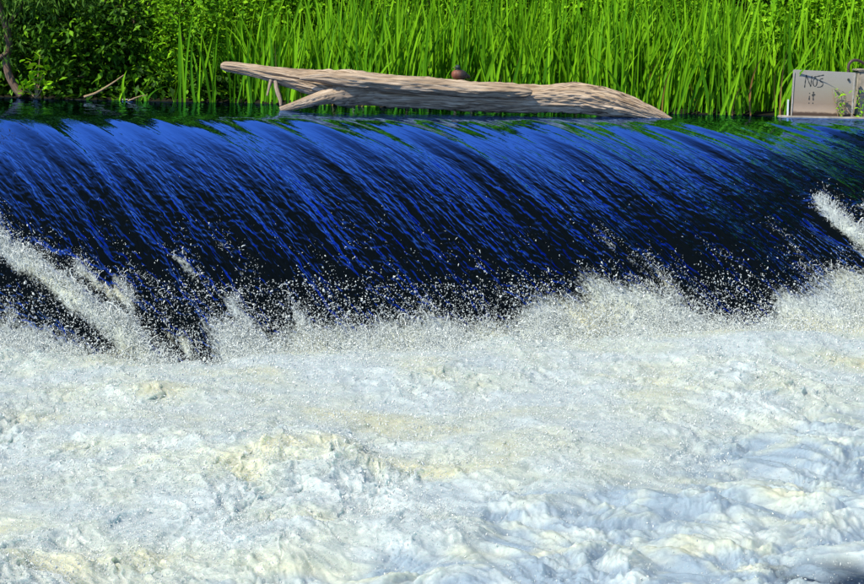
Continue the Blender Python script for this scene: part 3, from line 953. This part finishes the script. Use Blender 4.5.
LEAF = big_leaf(); LEAF.materials.append(M['bright_leaf'])
stems = []
for px_, py_ in ((20, 88), (30, 62), (44, 72), (34, 76), (50, 84), (18, 92), (40, 55)):
    tip = np.array(list(at(px_, py_, Y=29.0))) - so
    P = spline([(0, 0, -0.02), tip * 0.5 + (0, 0.03, 0.04), tip], 10)
    v, f, g = tube(P, np.linspace(0.012, 0.005, 10), 6)
    link('stem', mesh('stem', v, f, True, {'grain': g}), M['twig'], sr)
    for k in range(11):
        t = random.uniform(0.35, 1.0)
        c = P[min(9, int(t * 9.99))] + np.array([random.gauss(0, 0.05), random.gauss(-0.05, 0.04), random.gauss(0, 0.045)])
        o = link('leaf', LEAF, parent=sr, loc=tuple(c))
        s = random.uniform(0.085, 0.135)
        o.scale = (s, s, s)
        o.rotation_euler = (R(random.gauss(20, 25)), R(random.gauss(0, 25)), R(random.uniform(90, 270)))

# dead branch and sticks at the waterline
def stick(name, label, pix, Y, r, nseg=8):
    pts = np.array([list(at(x, y, Y=Y)) for x, y in pix])
    o0 = pts[0].copy()
    v, f, g = tube(spline(pts - o0, 24), np.linspace(r, r * 0.35, 24), nseg, lambda l, t, rr: 0.15 * r * n2(l * 20, t * 2, 91))
    o = link(name, mesh(name, v, f, True, {'grain': g}), M['twig'], loc=tuple(o0))
    return tag(o, label, 'branch')


stick('dead_branch', 'pale dead branch slanting out of the water before the thicket', [(84, 97), (96, 93), (108, 86), (117, 80), (124, 75)], 28.75, 0.02)
stick('dead_branch', 'short dry stick lying on the waterline left of the reeds', [(128, 101), (138, 97), (147, 95)], 28.4, 0.012)
for nm, lab, px_, py_, mt, sx in (('floating_litter', 'white scrap of litter floating at the waterline by the reeds', 128, 100, 'litter_white', 0.16),
                                  ('floating_litter', 'tiny pink scrap of litter beside the dry stick', 146, 98, 'litter_pink', 0.04)):
    p_ = at(px_, py_, Z=0.01)
    me = box_mesh(nm, sx, 0.06, 0.012, 0.003, 0.004)
    tag(link(nm, me, M[mt], loc=tuple(p_)), lab, 'litter')

# ------------------------------------------------------------------ driftwood log
LOGPX = [(221, 66, 5), (226, 66.5, 10), (240, 68.5, 12), (262, 72.5, 15), (285, 77, 20), (305, 81, 25), (326, 85.5, 32), (344, 88, 36), (370, 89.5, 34), (400, 91.5, 33),
         (450, 94.5, 32), (500, 97.5, 31), (530, 98.5, 29), (552, 98, 30), (575, 97.5, 32), (595, 100, 31), (615, 104, 28), (635, 109, 21), (652, 114, 14), (666, 119, 9), (677, 122.5, 3)]
rows = []
for px_, py_, th in LOGPX:
    Yd = 26.1 - 0.9 * (px_ - 221) / 456
    p_ = at(px_, py_, Y=Yd)
    rows.append((p_.x, p_.y, p_.z, th * 0.47 * Yd / FPX))
rows = spline(rows, 420)
log_o = np.array(rows[210, :3]); log_o[2] = 0.0
log = empty('driftwood_log', tuple(log_o))
tag(log, 'weathered grey brown driftwood log stranded on the crest of the weir', 'log')


def log_disp(l, t, r):
    x, y = np.cos(t), np.sin(t)
    P = np.stack([l * 1.1, x * 2.2, y * 2.2], -1)
    P2 = np.stack([l * 2.4, x * 6 + 0.6 * np.sin(l * 2), y * 6], -1)
    P3 = np.stack([l * 6, x * 16, y * 16], -1)
    ridge = np.abs(n3(P2, 2))
    d = 0.16 * n3(P, 1) - 0.16 * (np.clip(0.22 - ridge, 0, 1) / 0.22) ** 2 + 0.07 * n3(P3, 3)
    knot = np.exp(-((l - 1.45) / 0.25) ** 2) * 0.13 * n3(np.stack([l * 9, x * 3, y * 3], -1), 5)
    butt = sstep(4.2, 5.2, l) * 0.28 * (np.clip(0.25 - np.abs(n3(np.stack([l * 1.2 + y * 1.3, x * 4.5, y * 4.5 + l * 1.5], -1), 6)), 0, 1) / 0.25)
    d = d * 0.75 + 0.10 * n3(np.stack([l * 3.2, x * 3.5, y * 3.5], -1), 7) + 0.05 * n3(np.stack([l * 11, x * 7, y * 7], -1), 13)
    rr = np.random.default_rng(21)
    for k in range(26):                                    # long drying cracks, each wandering along the grain
        th0, l0, ln = rr.uniform(0, 6.28), rr.uniform(0.2, 5.2), rr.uniform(0.4, 1.6)
        wdt, dep = rr.uniform(0.045, 0.12), rr.uniform(0.18, 0.46)
        tc_ = th0 + 0.22 * n2(l * 1.5, l * 0 + k, 14) + 0.06 * n2(l * 7, l * 0 + k, 15)
        da = np.abs((t - tc_ + np.pi) % (2 * np.pi) - np.pi)
        d = d - dep * np.exp(-(da / wdt) ** 2) * sstep(0, 0.25, ln / 2 - np.abs(l - l0))
    return r * np.clip(d + knot - butt, -0.5, 0.4)


v, f, g = tube(rows[:, :3] - log_o, rows[:, 3], 150, log_disp, 1.0)
link('trunk', mesh('trunk', v, f, True, {'grain': g}), M['driftwood'], log)


def limb(name, pts, n=60, nseg=40, d=0.15):
    q = []
    for px_, py_, th, Yd in pts:
        p_ = at(px_, py_, Y=Yd)
        q.append((p_.x, p_.y, p_.z, th * 0.5 * Yd / FPX))
    q = spline(q, n)
    v, f, g = tube(q[:, :3] - log_o, q[:, 3], nseg, lambda l, t, r: r * (d * n3(np.stack([l * 3, np.cos(t) * 3, np.sin(t) * 3], -1), 8) - d * 1.2 * (np.abs(n3(np.stack([l * 5, np.cos(t) * 5, np.sin(t) * 5], -1), 9)) < 0.08)))
    return link(name, mesh(name, v, f, True, {'grain': g}), M['driftwood'], log)


limb('forked_limb', [(385, 92, 16, 25.75), (360, 92, 22, 25.72), (342, 94, 20, 25.68), (326, 97, 15, 25.66), (311, 101, 12, 25.64), (297, 105, 9, 25.62), (280, 110, 6, 25.6)])
limb('twig', [(272, 74, 4, 25.95), (271, 80, 3.5, 25.93), (269, 88, 3, 25.92), (267, 96, 1.5, 25.9)], 24, 10)
limb('twig', [(275, 76, 3, 25.93), (277, 90, 5, 25.9), (280, 99, 4, 25.88), (281, 106, 3, 25.87)], 24, 10)
# a long slab of split wood lying proud along the top, ragged at its right end
q = []
for px_, py_, th in [(300, 78, 4), (325, 77, 9), (345, 79, 13), (380, 82, 15), (420, 85, 15), (460, 88.5, 15), (495, 90.5, 14), (515, 91.5, 13), (526, 92, 10), (532, 92, 4)]:
    Yd = 25.98 - 0.9 * (px_ - 221) / 456
    p_ = at(px_, py_, Y=Yd - 0.17)
    q.append((p_.x, p_.y, p_.z, th * 0.5 * Yd / FPX))
q = spline(q, 220)
v, f, g = tube(q[:, :3] - log_o, q[:, 3], 60, lambda l, t, r: r * (0.30 * n3(np.stack([l * 2.2, np.cos(t) * 2.5, np.sin(t) * 2.5], -1), 11) + 0.16 * n3(np.stack([l * 8, np.cos(t) * 6, np.sin(t) * 6], -1), 12)))
link('split_slab', mesh('split_slab', v, f, True, {'grain': g + np.array([0.7, 0.2, 0.0])}), M['driftwood'], log)

# ------------------------------------------------------------------ duck resting on the log
def blob(c, r, rot=0.0, n=24):
    th, ph = np.meshgrid(np.linspace(0, np.pi, n), np.linspace(0, 2 * np.pi, 2 * n, endpoint=False), indexing='ij')
    v = np.stack([r[0] * np.sin(th) * np.cos(ph), r[1] * np.sin(th) * np.sin(ph), r[2] * np.cos(th)], -1).reshape(-1, 3)
    c_, s_ = math.cos(rot), math.sin(rot)
    v = np.stack([v[:, 0] * c_ + v[:, 2] * s_, v[:, 1], -v[:, 0] * s_ + v[:, 2] * c_], -1) + c
    i = np.arange(n * 2 * n).reshape(n, 2 * n)
    j = np.roll(i, -1, axis=1)
    f = np.stack([i[:-1], i[1:], j[1:], j[:-1]], -1).reshape(-1, 4)
    return v, f


m, nt, bs, out = new_mat('duck_plumage')
ca_ = attr(nt, 'plum')
no = N(nt, 'ShaderNodeTexNoise'); no.inputs['Scale'].default_value = 70; no.inputs['Detail'].default_value = 4
tc = nt.nodes.new('ShaderNodeTexCoord'); nt.links.new(tc.outputs['Object'], no.inputs['Vector'])
ff = math_node(nt, 'ADD', ca_.outputs['Fac'], math_node(nt, 'MULTIPLY', math_node(nt, 'SUBTRACT', no.outputs['Fac'], 0.5), 0.3))
r = ramp(nt, [(0.0, (0.20, 0.055, 0.025)), (0.28, (0.13, 0.04, 0.02)), (0.5, (0.035, 0.02, 0.016)), (0.7, (0.02, 0.018, 0.018)), (0.86, (0.012, 0.03, 0.022)), (1.0, (0.015, 0.04, 0.025))], ff)
nt.links.new(r.outputs[0], bs.inputs['Base Color']); bs.inputs['Roughness'].default_value = 0.6
b = N(nt, 'ShaderNodeBump'); b.inputs['Strength'].default_value = 0.5; b.inputs['Distance'].default_value = 0.006
nt.links.new(no.outputs['Fac'], b.inputs['Height']); nt.links.new(b.outputs[0], bs.inputs['Normal'])
M['duck'] = m
duck = empty('duck', tuple(at(459, 80.2, Y=25.44)))
tag(duck, 'small rust breasted duck with dark green head resting on the log', 'duck')
parts_ = [blob((0.005, 0.0, 0.075), (0.115, 0.10, 0.072), 0.12), blob((-0.045, -0.02, 0.075), (0.065, 0.075, 0.066)), blob((0.10, 0.05, 0.062), (0.065, 0.05, 0.03), 0.35),
          blob((-0.022, -0.035, 0.132), (0.040, 0.038, 0.036)), blob((-0.024, -0.040, 0.172), (0.040, 0.042, 0.036))]
VV, FF, k = [], [], 0
for v_, f_ in parts_:
    VV.append(v_); FF.append(f_ + k); k += len(v_)
me0 = mesh('body', np.concatenate(VV), np.concatenate(FF), True)
tmp = bpy.data.objects.new('tmp', me0); col.objects.link(tmp)
md = tmp.modifiers.new('r', 'REMESH'); md.mode = 'VOXEL'; md.voxel_size = 0.006
md2 = tmp.modifiers.new('s', 'SMOOTH'); md2.iterations = 6
dg = bpy.context.evaluated_depsgraph_get()
body = bpy.data.meshes.new_from_object(tmp.evaluated_get(dg))
bpy.data.objects.remove(tmp)
body.name = 'body'
cv = np.empty(len(body.vertices) * 3, np.float32); body.vertices.foreach_get('co', cv); cv = cv.reshape(-1, 3)
pl = np.where(cv[:, 2] > 0.138, 0.92, np.clip(0.18 + (cv[:, 0] + 0.045) * 4.2 + np.clip(cv[:, 1], 0, 1) * 3, 0.0, 0.68))
a = body.attributes.new('plum', 'FLOAT', 'POINT'); a.data.foreach_set('value', pl.astype(np.float32))
body.polygons.foreach_set('use_smooth', np.ones(len(body.polygons), bool))
body.materials.clear()
link('body', body, M['duck'], duck)
duck.scale = (0.88, 0.88, 0.92)
v_, f_ = blob((-0.068, -0.066, 0.164), (0.024, 0.014, 0.007), 0.35, 10)
link('bill', mesh('bill', v_, f_, True), mat_solid('duck_bill', (0.16, 0.13, 0.05), 0.5), duck)
for sx in (-0.042, 0.004):
    v_, f_ = blob((sx - 0.008, -0.076, 0.178), (0.005, 0.004, 0.005), 0, 8)
    link('eye', mesh('eye', v_, f_, True), M['paint'], duck)

# ------------------------------------------------------------------ sluice plate, wall and bits on the right
PY = 26.55
pl0, pl1, plt = at(790, 119, Y=PY), at(852, 119, Y=PY), at(820, 71, Y=PY)
pw = pl1.x - pl0.x
plate = empty('sluice_plate', ((pl0.x + pl1.x) / 2, PY, -0.06))
plate.rotation_euler = (0, R(1.8), 0)
tag(plate, 'grey weathered plate with black graffiti at the end of the weir', 'plate')
ph = plt.z + 0.06
link('panel', box_mesh('panel', pw, 0.05, ph, 0.006), M['plate'], plate)
o = link('edge_strip', box_mesh('edge_strip', 0.022, 0.06, ph - 0.02, 0.004), M['steel'], plate, (pw / 2 - 0.014, -0.012, 0.005))
o = link('edge_strip', box_mesh('edge_strip', 0.016, 0.056, ph - 0.03, 0.004), M['steel'], plate, (-pw / 2 + 0.009, -0.01, 0.0))


def ring_disc(r, d):
    import bmesh
    bm = bmesh.new()
    bmesh.ops.create_cone(bm, cap_ends=True, segments=12, radius1=r, radius2=r * 0.8, depth=d)
    me = bpy.data.meshes.new('bolt'); bm.to_mesh(me); bm.free()
    return me


bolt = ring_disc(0.017, 0.025); bolt.materials.append(M['paint'])
o = link('bolt', bolt, None, plate, (pw / 2 - 0.09, -0.034, ph - 0.095)); o.rotation_euler = (R(90), 0, 0)


def strokes(name, lines, w, parent, x0, z0, sx, sz, y=-0.0275):
    """spray-painted writing: flat strokes lying on the plate"""
    V, F = [], []
    for ln in lines:
        P = np.array(ln, float) * (sx, sz) + (x0, z0)
        P = spline(P, 14) if len(P) > 2 else np.linspace(P[0], P[1], 6)
        T = np.gradient(P, axis=0); T /= np.linalg.norm(T, axis=1)[:, None] + 1e-9
        Nn = np.stack([-T[:, 1], T[:, 0]], -1)
        k = len(V)
        for i in range(len(P)):
            ww = w * (0.8 + 0.3 * math.sin(i * 1.3 + k))
            for s_ in (-0.5, 0.5):
                q_ = P[i] + Nn[i] * s_ * ww
                V.append((q_[0], y, q_[1]))
        for i in range(len(P) - 1):
            F.append((k + 2 * i, k + 2 * i + 1, k + 2 * i + 3, k + 2 * i + 2))
    o = link(name, mesh(name, V, F, False), M['paint'], parent)
    return o


# NOS, with 'it' under it
NOS = [[(0, 0), (0.02, 0.5), (0.06, 1)], [(0.06, 1), (0.2, 0.55), (0.36, 0.1)], [(0.36, 0.1), (0.38, 0.5), (0.40, 0.95)],
       [(0.62, 0.8), (0.5, 0.6), (0.5, 0.3), (0.62, 0.12), (0.72, 0.3), (0.72, 0.65), (0.62, 0.8)], [(0.5, 0.85), (0.8, 0.95), (1.12, 1.05)],
       [(1.08, 0.78), (0.92, 0.72), (0.92, 0.55), (1.08, 0.45), (1.08, 0.25), (0.98, 0.12), (0.76, 0.08)]]
g1 = strokes('graffiti', NOS, 0.013, plate, -pw / 2 + 0.155, ph - 0.225, 0.215, 0.165)
g1['label'] = 'black letters NOS'
IT = [[(0, 0.15), (0.0, 0.6)], [(0, 0.85), (0.02, 0.95)], [(0.55, 0.1), (0.5, 0.6), (0.5, 1.1)], [(0.3, 0.72), (0.75, 0.78)], [(0.0, -0.25), (0.03, -0.15)], [(0.5, -0.25), (0.54, -0.12)]]
g2 = strokes('graffiti', IT, 0.016, plate, -pw / 2 + 0.225, ph - 0.40, 0.10, 0.115)
g2['label'] = 'black letters it'

sill = empty('concrete_sill', ((pl0.x + pl1.x) / 2 + 0.45, PY - 0.05, -0.065))
tag(sill, 'low concrete sill along the waterline under the grey plate', 'sill')
link('block', box_mesh('block', pw + 1.2, 0.34, 0.085, 0.012, 0.004), M['concrete'], sill)
wl = at(857, 119, Y=PY + 0.05)
wall = empty('concrete_wall', (wl.x + 0.75, PY + 0.30, -0.06))
tag(wall, 'brown concrete wall beginning beside the grey plate', 'wall')
link('block', box_mesh('block', 1.45, 0.35, ph + 0.005, 0.015, 0.005), M['concrete'], wall)
link('coping', box_mesh('coping', 1.50, 0.40, 0.03, 0.008, 0.003), M['concrete'], wall, (0, 0, ph + 0.006))
p_ = at(787.5, 119, Y=PY - 0.02)
post = box_mesh('marker_post', 0.022, 0.022, 0.29, 0.004); post.materials.append(M['litter_white'])
tag(link('marker_post', post, None, loc=(p_.x, PY - 0.02, -0.06)), 'thin white post standing at the reed side of the grey plate', 'post')
hp = [at(848, 74, Y=PY + 0.2), at(848.5, 66, Y=PY + 0.2), at(852, 61, Y=PY + 0.2), at(858, 60.5, Y=PY + 0.25), at(865, 64, Y=PY + 0.3), at(875, 69, Y=PY + 0.35), at(890, 71.5, Y=PY + 0.4)]
hp = np.array([list(v) for v in hp]); h0 = hp[0].copy()
v, f, g = tube(spline(hp - h0, 50), np.full(50, 0.019), 12)
tag(link('hose', mesh('hose', v, f, True), M['hose'], loc=tuple(h0)), 'dark brown hose arching over the top of the concrete wall', 'hose')
for px_, py_, hgt_, lab in ((841, 116, 0.42, 'thin weed growing up in front of the bolt side of the plate'), (861, 116, 0.40, 'weed growing in front of the brown concrete wall')):
    p_ = at(px_, py_, Y=PY - 0.12)
    wd = empty('weed', (p_.x, PY - 0.12, -0.02)); tag(wd, lab, 'weed')
    tips = [(random.uniform(-0.10, 0.10), random.uniform(-0.04, 0.02), hgt_ * random.uniform(0.5, 1.0)) for _ in range(5)]
    P = np.concatenate([np.linspace((0, 0, 0.05), t_, 7) for t_ in tips])
    leaf_cloud('foliage', P + rng.normal(0, 0.012, P.shape), 0.065, M['bright_leaf'], wd, 0.45, -0.2)
    branchy('stem', wd, (0, 0, -0.02), tips, 0.005, M['twig'])
